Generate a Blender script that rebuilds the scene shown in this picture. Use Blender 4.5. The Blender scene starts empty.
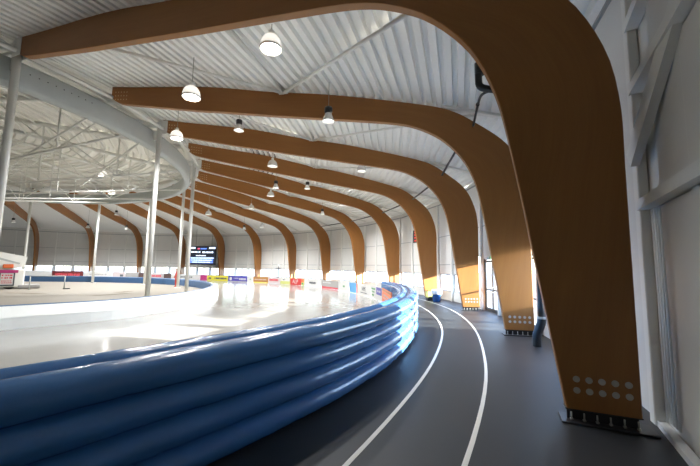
import bpy, bmesh, math, random
from mathutils import Vector, Matrix
random.seed(7)
PI = math.pi
S = bpy.context.scene
COL = S.collection
# ------------------------------------------------------------------ plan of the round hall
CX, CY = -26.759, 17.407           # centre of the building
PH0, DP = -0.40429, 2 * PI / 33    # first beam in view, one bay
EYE = 1.94
ORD = ['first', 'second', 'third', 'fourth', 'fifth', 'sixth', 'seventh', 'eighth', 'ninth', 'tenth', 'eleventh',
       'twelfth', 'thirteenth', 'fourteenth', 'fifteenth', 'sixteenth']

def phi(i): return PH0 + DP * i
def W(i, r, z):
    a = phi(i)
    return Vector((CX + r * math.cos(a), CY + r * math.sin(a), z))
def interp(x, xs, ys):
    if x <= xs[0]: return ys[0]
    for k in range(1, len(xs)):
        if x <= xs[k]:
            t = (x - xs[k-1]) / (xs[k] - xs[k-1])
            return ys[k-1] + t * (ys[k] - ys[k-1])
    return ys[-1]
def smooth(x, xs, ys):
    d = 0.18
    return sum(interp(x + k * d / 2, xs, ys) for k in (-2, -1, 0, 1, 2)) / 5
def frange(a, b, n): return [a + (b - a) * k / n for k in range(n + 1)]

# ------------------------------------------------------------------ materials
def newmat(name):
    m = bpy.data.materials.new(name); m.use_nodes = True
    return m, m.node_tree.nodes, m.node_tree.links, m.node_tree.nodes['Principled BSDF']
def plain(name, col, rough=0.5, metal=0.0, var=0.06, scale=6.0, bump=0.0, spec=0.5):
    m, N, L, b = newmat(name)
    tc = N.new('ShaderNodeTexCoord'); nz = N.new('ShaderNodeTexNoise')
    nz.inputs['Scale'].default_value = scale; nz.inputs['Detail'].default_value = 4
    L.new(tc.outputs['Object'], nz.inputs['Vector'])
    mx = N.new('ShaderNodeMix'); mx.data_type = 'RGBA'
    mx.inputs[6].default_value = tuple(c * (1 - var) for c in col) + (1,)
    mx.inputs[7].default_value = tuple(min(1, c * (1 + var)) for c in col) + (1,)
    L.new(nz.outputs['Fac'], mx.inputs[0]); L.new(mx.outputs[2], b.inputs['Base Color'])
    b.inputs['Roughness'].default_value = rough; b.inputs['Metallic'].default_value = metal
    b.inputs['Specular IOR Level'].default_value = spec
    if bump:
        bp = N.new('ShaderNodeBump'); bp.inputs['Strength'].default_value = bump; bp.inputs['Distance'].default_value = 0.02
        L.new(nz.outputs['Fac'], bp.inputs['Height']); L.new(bp.outputs['Normal'], b.inputs['Normal'])
    return m
def glow(name, col, strength):
    m, N, L, b = newmat(name)
    b.inputs['Base Color'].default_value = col + (1,)
    b.inputs['Emission Color'].default_value = col + (1,); b.inputs['Emission Strength'].default_value = strength
    return m
def wood_mat():
    m, N, L, b = newmat('glulam_wood')
    uv = N.new('ShaderNodeUVMap'); uv.uv_map = 'UVMap'
    mp = N.new('ShaderNodeMapping'); mp.inputs['Scale'].default_value = (0.45, 14, 1)
    L.new(uv.outputs['UV'], mp.inputs['Vector'])
    n1 = N.new('ShaderNodeTexNoise'); n1.inputs['Scale'].default_value = 2.2; n1.inputs['Detail'].default_value = 7
    L.new(mp.outputs['Vector'], n1.inputs['Vector'])
    mp2 = N.new('ShaderNodeMapping'); mp2.inputs['Scale'].default_value = (0.35, 3.2, 1)
    L.new(uv.outputs['UV'], mp2.inputs['Vector'])
    n2 = N.new('ShaderNodeTexNoise'); n2.inputs['Scale'].default_value = 1.6; n2.inputs['Detail'].default_value = 3
    L.new(mp2.outputs['Vector'], n2.inputs['Vector'])
    sx = N.new('ShaderNodeSeparateXYZ'); L.new(uv.outputs['UV'], sx.inputs[0])
    w = N.new('ShaderNodeTexWave'); w.bands_direction = 'Y'; w.inputs['Scale'].default_value = 3.4
    w.inputs['Distortion'].default_value = 0.3; L.new(uv.outputs['UV'], w.inputs['Vector'])
    r1 = N.new('ShaderNodeValToRGB')
    r1.color_ramp.elements[0].position = 0.25; r1.color_ramp.elements[0].color = (0.285, 0.116, 0.028, 1)
    r1.color_ramp.elements[1].position = 0.8; r1.color_ramp.elements[1].color = (0.365, 0.158, 0.040, 1)
    ad = N.new('ShaderNodeMath'); ad.operation = 'MULTIPLY_ADD'; ad.inputs[1].default_value = 0.45
    L.new(n1.outputs['Fac'], ad.inputs[0])
    a2 = N.new('ShaderNodeMath'); a2.operation = 'MULTIPLY'; a2.inputs[1].default_value = 0.5
    L.new(n2.outputs['Fac'], a2.inputs[0]); L.new(a2.outputs[0], ad.inputs[2])
    a3 = N.new('ShaderNodeMath'); a3.operation = 'MULTIPLY_ADD'; a3.inputs[1].default_value = 0.02
    L.new(w.outputs['Fac'], a3.inputs[0]); L.new(ad.outputs[0], a3.inputs[2])
    L.new(a3.outputs[0], r1.inputs[0]); L.new(r1.outputs[0], b.inputs['Base Color'])
    b.inputs['Roughness'].default_value = 0.42; b.inputs['Specular IOR Level'].default_value = 0.35
    return m
def ice_mat():
    m, N, L, b = newmat('rink_ice')
    tc = N.new('ShaderNodeTexCoord')
    n = N.new('ShaderNodeTexNoise'); n.inputs['Scale'].default_value = 0.5; n.inputs['Detail'].default_value = 5
    L.new(tc.outputs['Object'], n.inputs['Vector'])
    r = N.new('ShaderNodeValToRGB')
    r.color_ramp.elements[0].position = 0.3; r.color_ramp.elements[0].color = (0.34, 0.335, 0.31, 1)
    r.color_ramp.elements[1].position = 0.75; r.color_ramp.elements[1].color = (0.40, 0.395, 0.375, 1)
    L.new(n.outputs['Fac'], r.inputs[0]); L.new(r.outputs[0], b.inputs['Base Color'])
    n3 = N.new('ShaderNodeTexNoise'); n3.inputs['Scale'].default_value = 1.5; n3.inputs['Detail'].default_value = 3
    L.new(tc.outputs['Object'], n3.inputs['Vector'])
    mr = N.new('ShaderNodeMapRange'); mr.inputs[3].default_value = 0.10; mr.inputs[4].default_value = 0.20
    L.new(n3.outputs['Fac'], mr.inputs[0]); L.new(mr.outputs[0], b.inputs['Roughness'])
    n2 = N.new('ShaderNodeTexNoise'); n2.inputs['Scale'].default_value = 9; n2.inputs['Detail'].default_value = 2
    L.new(tc.outputs['Object'], n2.inputs['Vector'])
    bp = N.new('ShaderNodeBump'); bp.inputs['Strength'].default_value = 0.03; bp.inputs['Distance'].default_value = 0.02
    L.new(n2.outputs['Fac'], bp.inputs['Height']); L.new(bp.outputs['Normal'], b.inputs['Normal'])
    b.inputs['Specular IOR Level'].default_value = 0.6
    return m
def vinyl_mat():
    m, N, L, b = newmat('blue_vinyl')
    tc = N.new('ShaderNodeTexCoord')
    n = N.new('ShaderNodeTexNoise'); n.inputs['Scale'].default_value = 1.3; n.inputs['Detail'].default_value = 5
    L.new(tc.outputs['Object'], n.inputs['Vector'])
    r = N.new('ShaderNodeValToRGB')
    r.color_ramp.elements[0].color = (0.045, 0.15, 0.36, 1); r.color_ramp.elements[1].color = (0.06, 0.19, 0.44, 1)
    L.new(n.outputs['Fac'], r.inputs[0]); L.new(r.outputs[0], b.inputs['Base Color'])
    n2 = N.new('ShaderNodeTexNoise'); n2.inputs['Scale'].default_value = 7; n2.inputs['Detail'].default_value = 4
    L.new(tc.outputs['Object'], n2.inputs['Vector'])
    bp = N.new('ShaderNodeBump'); bp.inputs['Strength'].default_value = 0.22; bp.inputs['Distance'].default_value = 0.02
    L.new(n2.outputs['Fac'], bp.inputs['Height']); L.new(bp.outputs['Normal'], b.inputs['Normal'])
    b.inputs['Roughness'].default_value = 0.2; b.inputs['Specular IOR Level'].default_value = 0.55
    return m
def glass_mat():
    m, N, L, b = newmat('window_glass')
    out = N['Material Output']
    t = N.new('ShaderNodeBsdfTransparent'); g = N.new('ShaderNodeBsdfGlossy'); g.inputs['Roughness'].default_value = 0.02
    t.inputs['Color'].default_value = (0.95, 0.97, 0.97, 1)
    lw = N.new('ShaderNodeLayerWeight'); lw.inputs['Blend'].default_value = 0.5
    pw = N.new('ShaderNodeMath'); pw.operation = 'POWER'; pw.inputs[1].default_value = 5.0; L.new(lw.outputs['Facing'], pw.inputs[0])
    fr = N.new('ShaderNodeMath'); fr.operation = 'MULTIPLY_ADD'; fr.inputs[1].default_value = 0.6; fr.inputs[2].default_value = 0.03; L.new(pw.outputs[0], fr.inputs[0])
    mx = N.new('ShaderNodeMixShader')
    L.new(fr.outputs[0], mx.inputs[0]); L.new(t.outputs[0], mx.inputs[1]); L.new(g.outputs[0], mx.inputs[2])
    L.new(mx.outputs[0], out.inputs['Surface'])
    return m
def ribbed_mat(name, col):
    m, N, L, b = newmat(name)
    tc = N.new('ShaderNodeTexCoord')
    n = N.new('ShaderNodeTexNoise'); n.inputs['Scale'].default_value = 3
    L.new(tc.outputs['Object'], n.inputs['Vector'])
    mx = N.new('ShaderNodeMix'); mx.data_type = 'RGBA'
    mx.inputs[6].default_value = tuple(c * .96 for c in col) + (1,); mx.inputs[7].default_value = col + (1,)
    L.new(n.outputs['Fac'], mx.inputs[0]); L.new(mx.outputs[2], b.inputs['Base Color'])
    b.inputs['Roughness'].default_value = 0.35
    return m

M = dict(
    wood=wood_mat(), ice=ice_mat(), vinyl=vinyl_mat(), glass=glass_mat(),
    deck=plain('painted_steel_deck', (0.90, 0.90, 0.87), 0.45, var=0.03),
    domedeck=plain('dome_deck', (0.88, 0.87, 0.82), 0.5, var=0.03),
    wall=plain('wall_panel', (0.74, 0.735, 0.70), 0.38, var=0.03, scale=2),
    white=plain('white_steel', (0.80, 0.80, 0.76), 0.4, var=0.03),
    girder=plain('grey_steel', (0.47, 0.50, 0.49), 0.38, var=0.05, scale=3),
    seam=plain('seam_grey', (0.30, 0.32, 0.33), 0.6),
    track=plain('rubber_track', (0.026, 0.029, 0.033), 0.5, var=0.12, scale=1.2, bump=0.02),
    line=plain('line_paint', (0.82, 0.80, 0.74), 0.55),
    kerb=plain('white_kerb', (0.86, 0.86, 0.83), 0.4, var=0.02),
    bluekerb=plain('blue_kerb_pad', (0.055, 0.13, 0.27), 0.45),
    sand=plain('infield_floor', (0.31, 0.28, 0.23), 0.75, var=0.06, scale=0.6),
    sandmark=plain('infield_mark', (0.19, 0.16, 0.11), 0.8),
    shoe=plain('black_steel', (0.018, 0.018, 0.02), 0.4),
    silver=plain('bolt_zinc', (0.50, 0.48, 0.43), 0.4, 0.3),
    pale=plain('dowel_end', (0.70, 0.52, 0.33), 0.6),
    pipe=plain('black_pipe', (0.018, 0.02, 0.024), 0.32),
    alu=plain('dark_frame', (0.10, 0.11, 0.12), 0.35),
    greyframe=plain('grey_frame', (0.20, 0.22, 0.24), 0.4),
    whiteframe=plain('white_frame', (0.78, 0.79, 0.78), 0.4),
    ground=plain('pale_pavement', (0.19, 0.185, 0.17), 0.8, scale=0.3),
    brick=plain('brick_buff', (0.50, 0.34, 0.22), 0.85, scale=0.8),
    acrylic=plain('white_acrylic', (0.82, 0.82, 0.80), 0.25, var=0.02),
    acrylic_lit=glow('lit_acrylic', (1.0, 0.96, 0.88), 0.3),
    cap=plain('lamp_cap', (0.03, 0.03, 0.032), 0.4),
    cable=plain('cable_grey', (0.35, 0.34, 0.30), 0.6),
    lit=glow('lamp_lit', (1.0, 0.97, 0.88), 14.0),
    unlit=glow('lamp_soft', (1.0, 0.97, 0.90), 2.5),
    hole=plain('bolt_hole', (0.03, 0.03, 0.03), 0.7),
    red=plain('red_paint', (0.52, 0.03, 0.03), 0.45),
    darkred=plain('dark_red', (0.14, 0.018, 0.018), 0.5),
    orange=plain('orange_paint', (0.72, 0.16, 0.05), 0.45),
    yellow=plain('yellow_paint', (0.62, 0.55, 0.05), 0.45),
    purple=plain('violet_blue', (0.06, 0.05, 0.32), 0.45),
    brown=plain('brown_print', (0.35, 0.17, 0.05), 0.5),
    olive=plain('olive_print', (0.48, 0.50, 0.16), 0.5),
    skyblue=plain('sky_blue', (0.08, 0.30, 0.60), 0.45),
    navy=plain('navy_print', (0.04, 0.05, 0.16), 0.5),
    pinkw=plain('pale_pink', (0.52, 0.45, 0.45), 0.5),
    grey=plain('grey_print', (0.33, 0.32, 0.31), 0.5),
    darkb=plain('dark_board', (0.09, 0.055, 0.05), 0.5),
    black=plain('matt_black', (0.012, 0.012, 0.014), 0.5),
    text_d=plain('print_dark', (0.06, 0.07, 0.08), 0.5),
    text_w=plain('print_white', (0.58, 0.575, 0.56), 0.5),
    text_r=plain('print_red', (0.55, 0.06, 0.08), 0.5),
    text_g=plain('print_green', (0.10, 0.30, 0.12), 0.5),
    magenta=plain('magenta_print', (0.42, 0.03, 0.16), 0.5),
    green=glow('exit_green', (0.02, 0.42, 0.16), 0.6),
    greenw=glow('exit_white', (0.9, 1.0, 0.92), 0.8),
    screen=glow('led_dark', (0.003, 0.006, 0.012), 0.6),
    scr_blue=glow('led_blue', (0.10, 0.20, 0.75), 0.7),
    scr_white=glow('led_white', (0.70, 0.82, 1.0), 0.75),
    scr_red=glow('led_red', (0.75, 0.10, 0.16), 0.6),
    led_dot=glow('led_red_dots', (0.8, 0.03, 0.02), 0.5),
    binblue=plain('bin_blue', (0.03, 0.10, 0.28), 0.4),
    bag=plain('bin_bag', (0.82, 0.82, 0.84), 0.35, bump=0.4),
    skin=plain('skin', (0.60, 0.36, 0.26), 0.5),
    hair=plain('hair', (0.05, 0.03, 0.02), 0.6),
    coat=plain('red_cloth', (0.50, 0.05, 0.03), 0.7),
    rubber=plain('tyre_rubber', (0.02, 0.02, 0.02), 0.7),
)

# ------------------------------------------------------------------ mesh builder
class MB:
    def __init__(s): s.v = []; s.f = []; s.uv = None; s.sm = []
    def add(s, vs, fs, smooth=False):
        o = len(s.v); s.v += [Vector(v) for v in vs]
        s.f += [tuple(o + k for k in f) for f in fs]; s.sm += [smooth] * len(fs)
    def box(s, c, size, mat=None):
        c = Vector(c); x, y, z = (d / 2 for d in size)
        vs = [Vector((a * x, b * y, d * z)) for d in (-1, 1) for a, b in ((-1, -1), (1, -1), (1, 1), (-1, 1))]
        vs = [(mat @ v if mat else v) + c for v in vs]
        s.add(vs, [(3, 2, 1, 0), (4, 5, 6, 7), (0, 1, 5, 4), (1, 2, 6, 5), (2, 3, 7, 6), (3, 0, 4, 7)])
    def bevbox(s, c, size, bev=0.02):
        c = Vector(c); x, y, z = (d / 2 for d in size); b = min(bev, x * .9, y * .9, z * .9)
        rings = []
        for zz, ins in ((-z, b), (-z + b, 0), (z - b, 0), (z, b)):
            X, Y = x - ins, y - ins
            rings.append([Vector((px, py, zz)) + c for px, py in
                          ((-X + b, -Y), (X - b, -Y), (X, -Y + b), (X, Y - b), (X - b, Y), (-X + b, Y), (-X, Y - b), (-X, -Y + b))])
        s.loft(rings, True, True)
    def loft(s, rings, closed=True, caps=False, smooth=False):
        n = len(rings[0]); vs = [v for r in rings for v in r]; fs = []
        for k in range(len(rings) - 1):
            for j in range(n if closed else n - 1):
                a, b = k * n + j, k * n + (j + 1) % n
                fs.append((a, b, b + n, a + n))
        o = len(s.v); s.add(vs, fs, smooth)
        if caps:
            s.f.append(tuple(o + j for j in reversed(range(n)))); s.f.append(tuple(o + (len(rings) - 1) * n + j for j in range(n)))
            s.sm += [False, False]
    def tube(s, pts, rad, n=10, rz=None, caps=True):
        pts = [Vector(p) for p in pts]; rings = []
        up = Vector((0, 0, 1)); prev = None
        for k, p in enumerate(pts):
            d = (pts[min(k + 1, len(pts) - 1)] - pts[max(k - 1, 0)]).normalized()
            if prev is None:
                ref = up if abs(d.z) < 0.95 else Vector((1, 0, 0))
                a = d.cross(ref).normalized()
            else:
                a = (prev - d * prev.dot(d)).normalized()
            prev = a; b = d.cross(a)
            r = rad[k] if isinstance(rad, (list, tuple)) else rad
            rings.append([p + a * (math.cos(2 * PI * j / n) * r) + b * (math.sin(2 * PI * j / n) * (rz or r)) for j in range(n)])
        s.loft(rings, True, caps, True)
    def lathe(s, prof, n=20, c=(0, 0, 0), caps=True):
        c = Vector(c)
        s.loft([[c + Vector((r * math.cos(2 * PI * j / n), r * math.sin(2 * PI * j / n), z)) for j in range(n)] for r, z in prof], True, caps, True)
    def disc(s, c, nrm, rad, h, n=10):
        nrm = Vector(nrm).normalized(); s.tube([Vector(c), Vector(c) + nrm * h], rad, n)
    def sweep(s, ilist, rfun, prof, closed=True, caps=True, sm=False):
        s.loft([[W(i, rfun(i) + dr, z) for dr, z in prof] for i in ilist], closed, caps, sm)
    def build(s, name, mat, parent=None, origin=None, smooth=None):
        me = bpy.data.meshes.new(name)
        o = Vector(origin) if origin is not None else Vector((0, 0, 0))
        me.from_pydata([tuple(v - o) for v in s.v], [], s.f); me.update()
        for p, f in zip(me.polygons, s.sm): p.use_smooth = f
        bm = bmesh.new(); bm.from_mesh(me); bmesh.ops.recalc_face_normals(bm, faces=bm.faces); bm.to_mesh(me); bm.free()
        me.materials.append(mat)
        ob = bpy.data.objects.new(name, me); COL.objects.link(ob); ob.location = o
        if parent: ob.parent = parent
        return ob

def tag(o, label=None, cat=None, group=None, kind=None):
    if label: o['label'] = label
    if cat: o['category'] = cat
    if group: o['group'] = group
    if kind: o['kind'] = kind
    return o
def thing(name, label, cat, loc=(0, 0, 0), rotz=0.0, group=None):
    o = bpy.data.objects.new(name, None); COL.objects.link(o); o.empty_display_size = 0.2
    o.location = loc; o.rotation_euler = (0, 0, rotz)
    return tag(o, label, cat, group)
def at_polar(name, label, cat, i, r, z=0.0, group=None):
    return thing(name, label, cat, W(i, r, z), phi(i), group)      # local x = outwards, y = along the wall
def dup(root, loc, rotz, label, group=None, drop=()):
    r = root.copy(); COL.objects.link(r); r.location = loc; r.rotation_euler = (0, 0, rotz); r['label'] = label
    if group: r['group'] = group
    for ch in list(root.children):
        if ch.name.split('.')[0] in drop: continue
        c = ch.copy(); COL.objects.link(c); c.parent = r
        for g in list(ch.children):
            d = g.copy(); COL.objects.link(d); d.parent = c
    return r
def struct(o): o['kind'] = 'structure'; return o

# ------------------------------------------------------------------ floors
ROUT_I = [-1.6, -0.9, -0.5, -0.25, 0, 0.3, 0.6, 1.0, 2.2, 2.7, 3.2, 4.0, 40]
ROUT_R = [28.6, 28.8, 29.05, 29.30, 29.47, 29.60, 29.64, 29.67, 29.67, 29.62, 29.45, 29.35, 29.35]
def rout(i): return smooth(i, ROUT_I, ROUT_R)
KI = [-3, -0.5, 0, 0.3, 0.7, 1.5, 2.3, 3.3, 4.5, 29.9]
KR = [18.5, 18.2, 18.35, 18.75, 19.3, 19.35, 19.2, 18.95, 18.75, 18.5]
def rk(i): return smooth(i, KI, KR)
FULL = frange(-3, 30, 198)
def board_r(i): return 28.72
def ice_edge(i): return rout(i) - 0.30 if i < 1.5 else interp(i, [1.5, 1.8], [rout(1.5) - 0.3, 28.78])

mb = MB(); mb.loft([[W(i, ice_edge(i) - 0.02, 0), W(i, 33.62, 0)] for i in FULL], False)
struct(mb.build('floor', M['track']))
mb = MB(); mb.loft([[W(i, rk(i) - 0.25, 0.006), W(i, ice_edge(i), 0.006)] for i in FULL], False)
struct(mb.build('floor_ice', M['ice']))
mb = MB(); mb.loft([[W(i, 0.02, 0.08), W(i, rk(i) - 0.4, 0.08)] for i in FULL], False)
struct(mb.build('floor_infield', M['sand']))
mb = MB(); mb.loft([[W(i, 33.62, -0.06), W(i, 260, -0.06)] for i in FULL], False)
struct(mb.build('ground', M['ground']))
# painted lane lines
LI = [-0.6, -0.38, -0.13, 0.18, 0.65, 1.04, 1.51, 2.04, 6, 30]
for name, rr in (('line_marking', [30.1, 30.12, 30.15, 30.22, 30.31, 30.43, 30.47, 30.5, 30.5, 30.5]),
                 ('line_marking', [31.1, 31.15, 31.19, 31.27, 31.33, 31.46, 31.6, 31.74, 31.8, 31.8])):
    mb = MB(); mb.loft([[W(i, smooth(i, LI, rr) - 0.028, 0.004), W(i, smooth(i, LI, rr) + 0.028, 0.004)] for i in frange(-1, 14, 150)], False)
    struct(mb.build(name, M['line']))
# dark seams on the infield floor
for (i0, i1, r0, r1) in ((5.4, 4.3, 6.6, 8.8), (3.35, 4.2, 11.95, 13.4), (4.45, 4.9, 12.6, 13.2)):
    mb = MB(); mb.loft([[W(i0 + (i1 - i0) * t, r0 + (r1 - r0) * t - 0.30, 0.084), W(i0 + (i1 - i0) * t, r0 + (r1 - r0) * t + 0.30, 0.084)] for t in frange(0, 1, 12)], False)
    struct(mb.build('line_marking', M['sandmark']))

# ------------------------------------------------------------------ roof deck (corrugated sheet lying tangentially on the beams)
ZR_R = [16.6, 18.4, 21.2, 23.8, 26.2, 28.4, 30.3, 31.2, 33.5]
ZR_Z = [9.46, 9.30, 9.03, 8.58, 8.25, 7.86, 7.46, 7.26, 6.66]
def zroof(r): return interp(r, ZR_R, ZR_Z)
def deck_profile(r0, r1, pitch, depth):
    pts = []; r = r0
    while r < r1 - 1e-6:
        for q, up in ((0, 0), (0.50, 0), (0.60, 1), (0.90, 1)):
            if r + q * pitch <= r1: pts.append((r + q * pitch, up * depth))
        r += pitch
    pts.append((r1, 0)); return pts
mb = MB()
prof = deck_profile(16.6, 33.5, 0.335, 0.15)
for n in range(-3, 30):
    mb.loft([[W(n, r, zroof(r) + d) for r, d in prof], [W(n + 1, r, zroof(r) + d) for r, d in prof]], False)
struct(mb.build('ceiling', M['deck']))
def zhub(r): return 9.75 + (16.6 - r) * 0.075
mb = MB()
prof = deck_profile(0.3, 16.7, 0.50, 0.10)
for n in range(-3, 30):
    mb.loft([[W(n, r, zhub(r) + d) for r, d in prof], [W(n + 1, r, zhub(r) + d) for r, d in prof]], False)
mb.loft([[W(n, 16.65, 9.44), W(n, 16.65, 9.95)] for n in range(-3, 31)], False)
struct(mb.build('ceiling_dome', M['domedeck']))
# outer skin so no daylight leaks through the sheet
mb = MB()
for n in range(-3, 30):
    mb.loft([[W(k, r, z) for r, z in ((0.0, 11.6), (16.7, 10.2), (16.7, 9.8), (31.2, 7.7), (33.7, 6.95))] for k in (n, n + 1)], False)
struct(mb.build('roof', M['ground']))
# eave flashing strip where the deck bends down
mb = MB()
for n in range(0, 15):
    A, B = W(n, 30.45, zroof(30.45) - 0.05), W(n, 33.3, zroof(33.3) - 0.05)
    y = Vector((-math.sin(phi(n)), math.cos(phi(n)), 0)); u = Vector((0, 0, 1))
    mb.loft([[p + y * a * 0.10 + u * b * 0.045 for a, b in ((-1, -1), (1, -1), (1, 1), (-1, 1))] for p in (A, B)], True, True)
struct(mb.build('trim_eave', M['white']))

# ------------------------------------------------------------------ perimeter wall, windows, doors
RW = 33.4
def frame(a, b):                       # chord frame: origin mid chord, x along wall, y outwards
    p, q = W(a, RW, 0), W(b, RW, 0)
    x = (q - p); L = x.length; x.normalize(); y = Vector((x.y, -x.x, 0))
    mid = (p + q) / 2
    if y.dot(mid - Vector((CX, CY, 0))) < 0: y = -y
    m = Matrix((x, y, Vector((0, 0, 1)))).transposed()
    return mid, m, L
def lbox(mb, fr, c, size):
    mid, m, L = fr
    mb.box(mid + m @ Vector(c), size, m)
walls = {'wall_right': MB(), 'wall_far': MB(), 'wall_left': MB(), 'wall_rear': MB()}
seams = {'trim_right': MB(), 'trim_far': MB(), 'trim_left': MB()}
PORTALS = []
wn = 0; dn = 0
HT = 6.78
for n in range(-3, 30):
    side = 'right' if n < 5 else 'far' if n < 9 else 'left' if n < 15 else 'rear'
    mbw = walls['wall_' + side]
    for k in range(3):
        a = n + 0.05 + k / 3; b = a + 1 / 3
        fr = frame(a, b); mid, m, L = fr
        kind = 'blank'
        if 0 <= n < 15: kind = 'window'
        if n == 0: kind = ('blank', 'mid', 'mid')[k]
        if n == 1: kind = ('door', 'door', 'door')[k]
        if n == 2 and k == 0: kind = 'tall'
        if kind == 'blank':
            lbox(mbw, fr, (0, 0.1, HT / 2), (L + 0.04, 0.2, HT)); continue
        z0, z1 = {'window': (0.55, 1.65), 'tall': (0.55, 2.7), 'mid': (0.9, 2.75), 'door': (0.0, 2.5)}[kind]
        w = L - 0.22
        if z0 > 0: lbox(mbw, fr, (0, 0.1, z0 / 2), (L + 0.04, 0.2, z0))
        lbox(mbw, fr, (0, 0.1, (z1 + HT) / 2), (L + 0.04, 0.2, HT - z1))
        for s in (-1, 1): lbox(mbw, fr, (s * (w / 2 + 0.065), 0.1, (z0 + z1) / 2), (0.13, 0.2, z1 - z0))
        # seams of the cladding
        if n >= 0 and side != 'rear':
            sb = seams['trim_' + side]
            for z in (2.25, 4.12):
                if z > z1 + 0.02: lbox(sb, fr, (0, -0.001, z), (L - 0.14, 0.012, 0.035))
        PORTALS.append((mid + m @ Vector((0, 0.12, (z0 + z1) / 2)), m, w, z1 - z0))
        if kind in ('window', 'tall', 'mid'):
            wn += 1
            f = MB(); fm = (z0 + z1) / 2; t = 0.05
            for zz in (z0 + t / 2, z1 - t / 2): f.box((0, 0, zz - z0), (w, 0.08, t))
            for xx in (-w / 2 + t / 2, 0, w / 2 - t / 2): f.box((xx, 0, fm - z0), (t, 0.08, z1 - z0 - 2 * t))
            o = struct(f.build('window_%d' % wn, M['greyframe']))
            o.location = mid + m @ Vector((0, 0.09, z0)); o.rotation_euler = (0, 0, math.atan2(-m[1][0], -m[0][0]))
            g = MB()
            for s in (-1, 1): g.box((s * (w / 4 - 0.0), 0, fm - z0), (w / 2 - 0.08, 0.012, z1 - z0 - 2 * t))
            g.build('pane', M['glass'], o)
        else:
            dn += 1
            f = MB(); t = 0.07
            f.box((0, 0, z1 - t / 2), (w, 0.10, t))
            for s in (-1, 1): f.box((s * (w / 2 - t / 2), 0, (z1 - t) / 2), (t, 0.10, z1 - t))
            o = struct(f.build('door_%d' % dn, M['alu']))
            o.location = mid + m @ Vector((0, 0.07, 0)); o.rotation_euler = (0, 0, math.atan2(-m[1][0], -m[0][0]))
            for s in (-1, 1):
                lw = w / 2 - t - 0.01; lx = s * (lw / 2 + 0.005); lf = MB(); q = 0.075; H = z1 - t - 0.02
                for zz, hh in ((0.09, 0.16), (H - 0.05, 0.10), (1.02, 0.07)): lf.box((lx, 0, zz), (lw - 2 * q, 0.05, hh))
                for xx in (lx - lw / 2 + q / 2, lx + lw / 2 - q / 2): lf.box((xx, 0, H / 2 + 0.01), (q, 0.05, H))
                leaf = lf.build('leaf', M['alu'], o)
                g = MB(); g.box((lx, 0, H / 2 + 0.01), (lw - 2 * q, 0.012, H - 0.1)); g.build('pane', M['glass'], leaf)
                hd = MB(); hx = lx - s * (lw / 2 - 0.10)
                hd.tube([(hx, -0.03, 0.92), (hx, -0.09, 0.92), (hx, -0.09, 1.14), (hx, -0.03, 1.14)], 0.016, 8)
                hd.build('handle', M['silver'], leaf)
for nme, mbw in walls.items(): struct(mbw.build(nme, M['wall']))
for nme, mbw in seams.items(): struct(mbw.build(nme, M['seam']))
# wall-head flashing: the dark line under the roof edge
mb = MB()
for n in range(-3, 15):
    fr = frame(n, n + 1); lbox(mb, fr, (0, -0.06, 6.33), (fr[2], 0.05, 0.06))
struct(mb.build('trim_head', M['seam']))
# white steel columns between the panels
for n in range(-1, 15):
    for k in (0, 1, 2.28) if n == -1 else (0, 1, 2):
        mb = MB(); mb.bevbox((0, 0, 3.15), (0.12, 0.16, 6.3), 0.012)
        o = struct(mb.build('wall_column', M['white'])); o.location = W(n + 0.05 + k / 3, RW - 0.07, 0); o.rotation_euler = (0, 0, phi(n + 0.05 + k / 3))
# rails and brace on the blank wall beside the camera
mb = MB()
for n in (-2, -1):
    for z in (2.85, 4.5, 5.45):
        fr = frame(n + 0.05, n + 1.05); lbox(mb, fr, (0, -0.07, z), (fr[2] - 0.1, 0.15, 0.14))
struct(mb.build('trim_rails', M['white']))
mb = MB()
A_, B_ = W(0.05, RW - 0.14, 3.50), W(-0.40, RW - 0.14, 5.42)
d_ = (B_ - A_).normalized(); n_ = (W(-0.18, 1, 0) - Vector((CX, CY, 0))); n_.z = 0; n_.normalize(); u_ = d_.cross(n_).normalized()
mb.loft([[p + n_ * a * 0.05 + u_ * b * 0.13 for a, b in ((-1, -1), (1, -1), (1, 1), (-1, 1))] for p in (A_, B_)], True, True)
struct(mb.build('trim_brace', M['white']))
mb = MB()
for a, b in ((-2.95, -1.95), (-1.95, -1.0), (-1.0, -0.03)):
    fr = frame(a, b); lbox(mb, fr, (0, -0.03, 1.5), (fr[2] - 0.03, 0.06, 2.5))
    lbox(mb, fr, (0, -0.03, 3.66), (fr[2] - 0.03, 0.05, 1.5))
    lbox(mb, fr, (0, -0.03, 5.0), (fr[2] - 0.03, 0.05, 0.8))
struct(mb.build('wall_liner', M['wall']))
mb = MB()
for a, b in ((-2.95, -1.95), (-1.95, -1.0), (-1.0, 0.05)):
    fr = frame(a, b); lbox(mb, fr, (0, -0.05, 0.035), (fr[2], 0.10, 0.07))
struct(mb.build('baseboard_right', M['whiteframe']))
mb = MB()                               # ribbed strip beside the first beam
for q in frange(-0.02, 0.04, 5):
    mb.tube([W(q, RW - 0.01, 0.1), W(q, RW - 0.01, 3.0)], 0.022, 8)
struct(mb.build('trim_ribs', M['white']))

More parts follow.
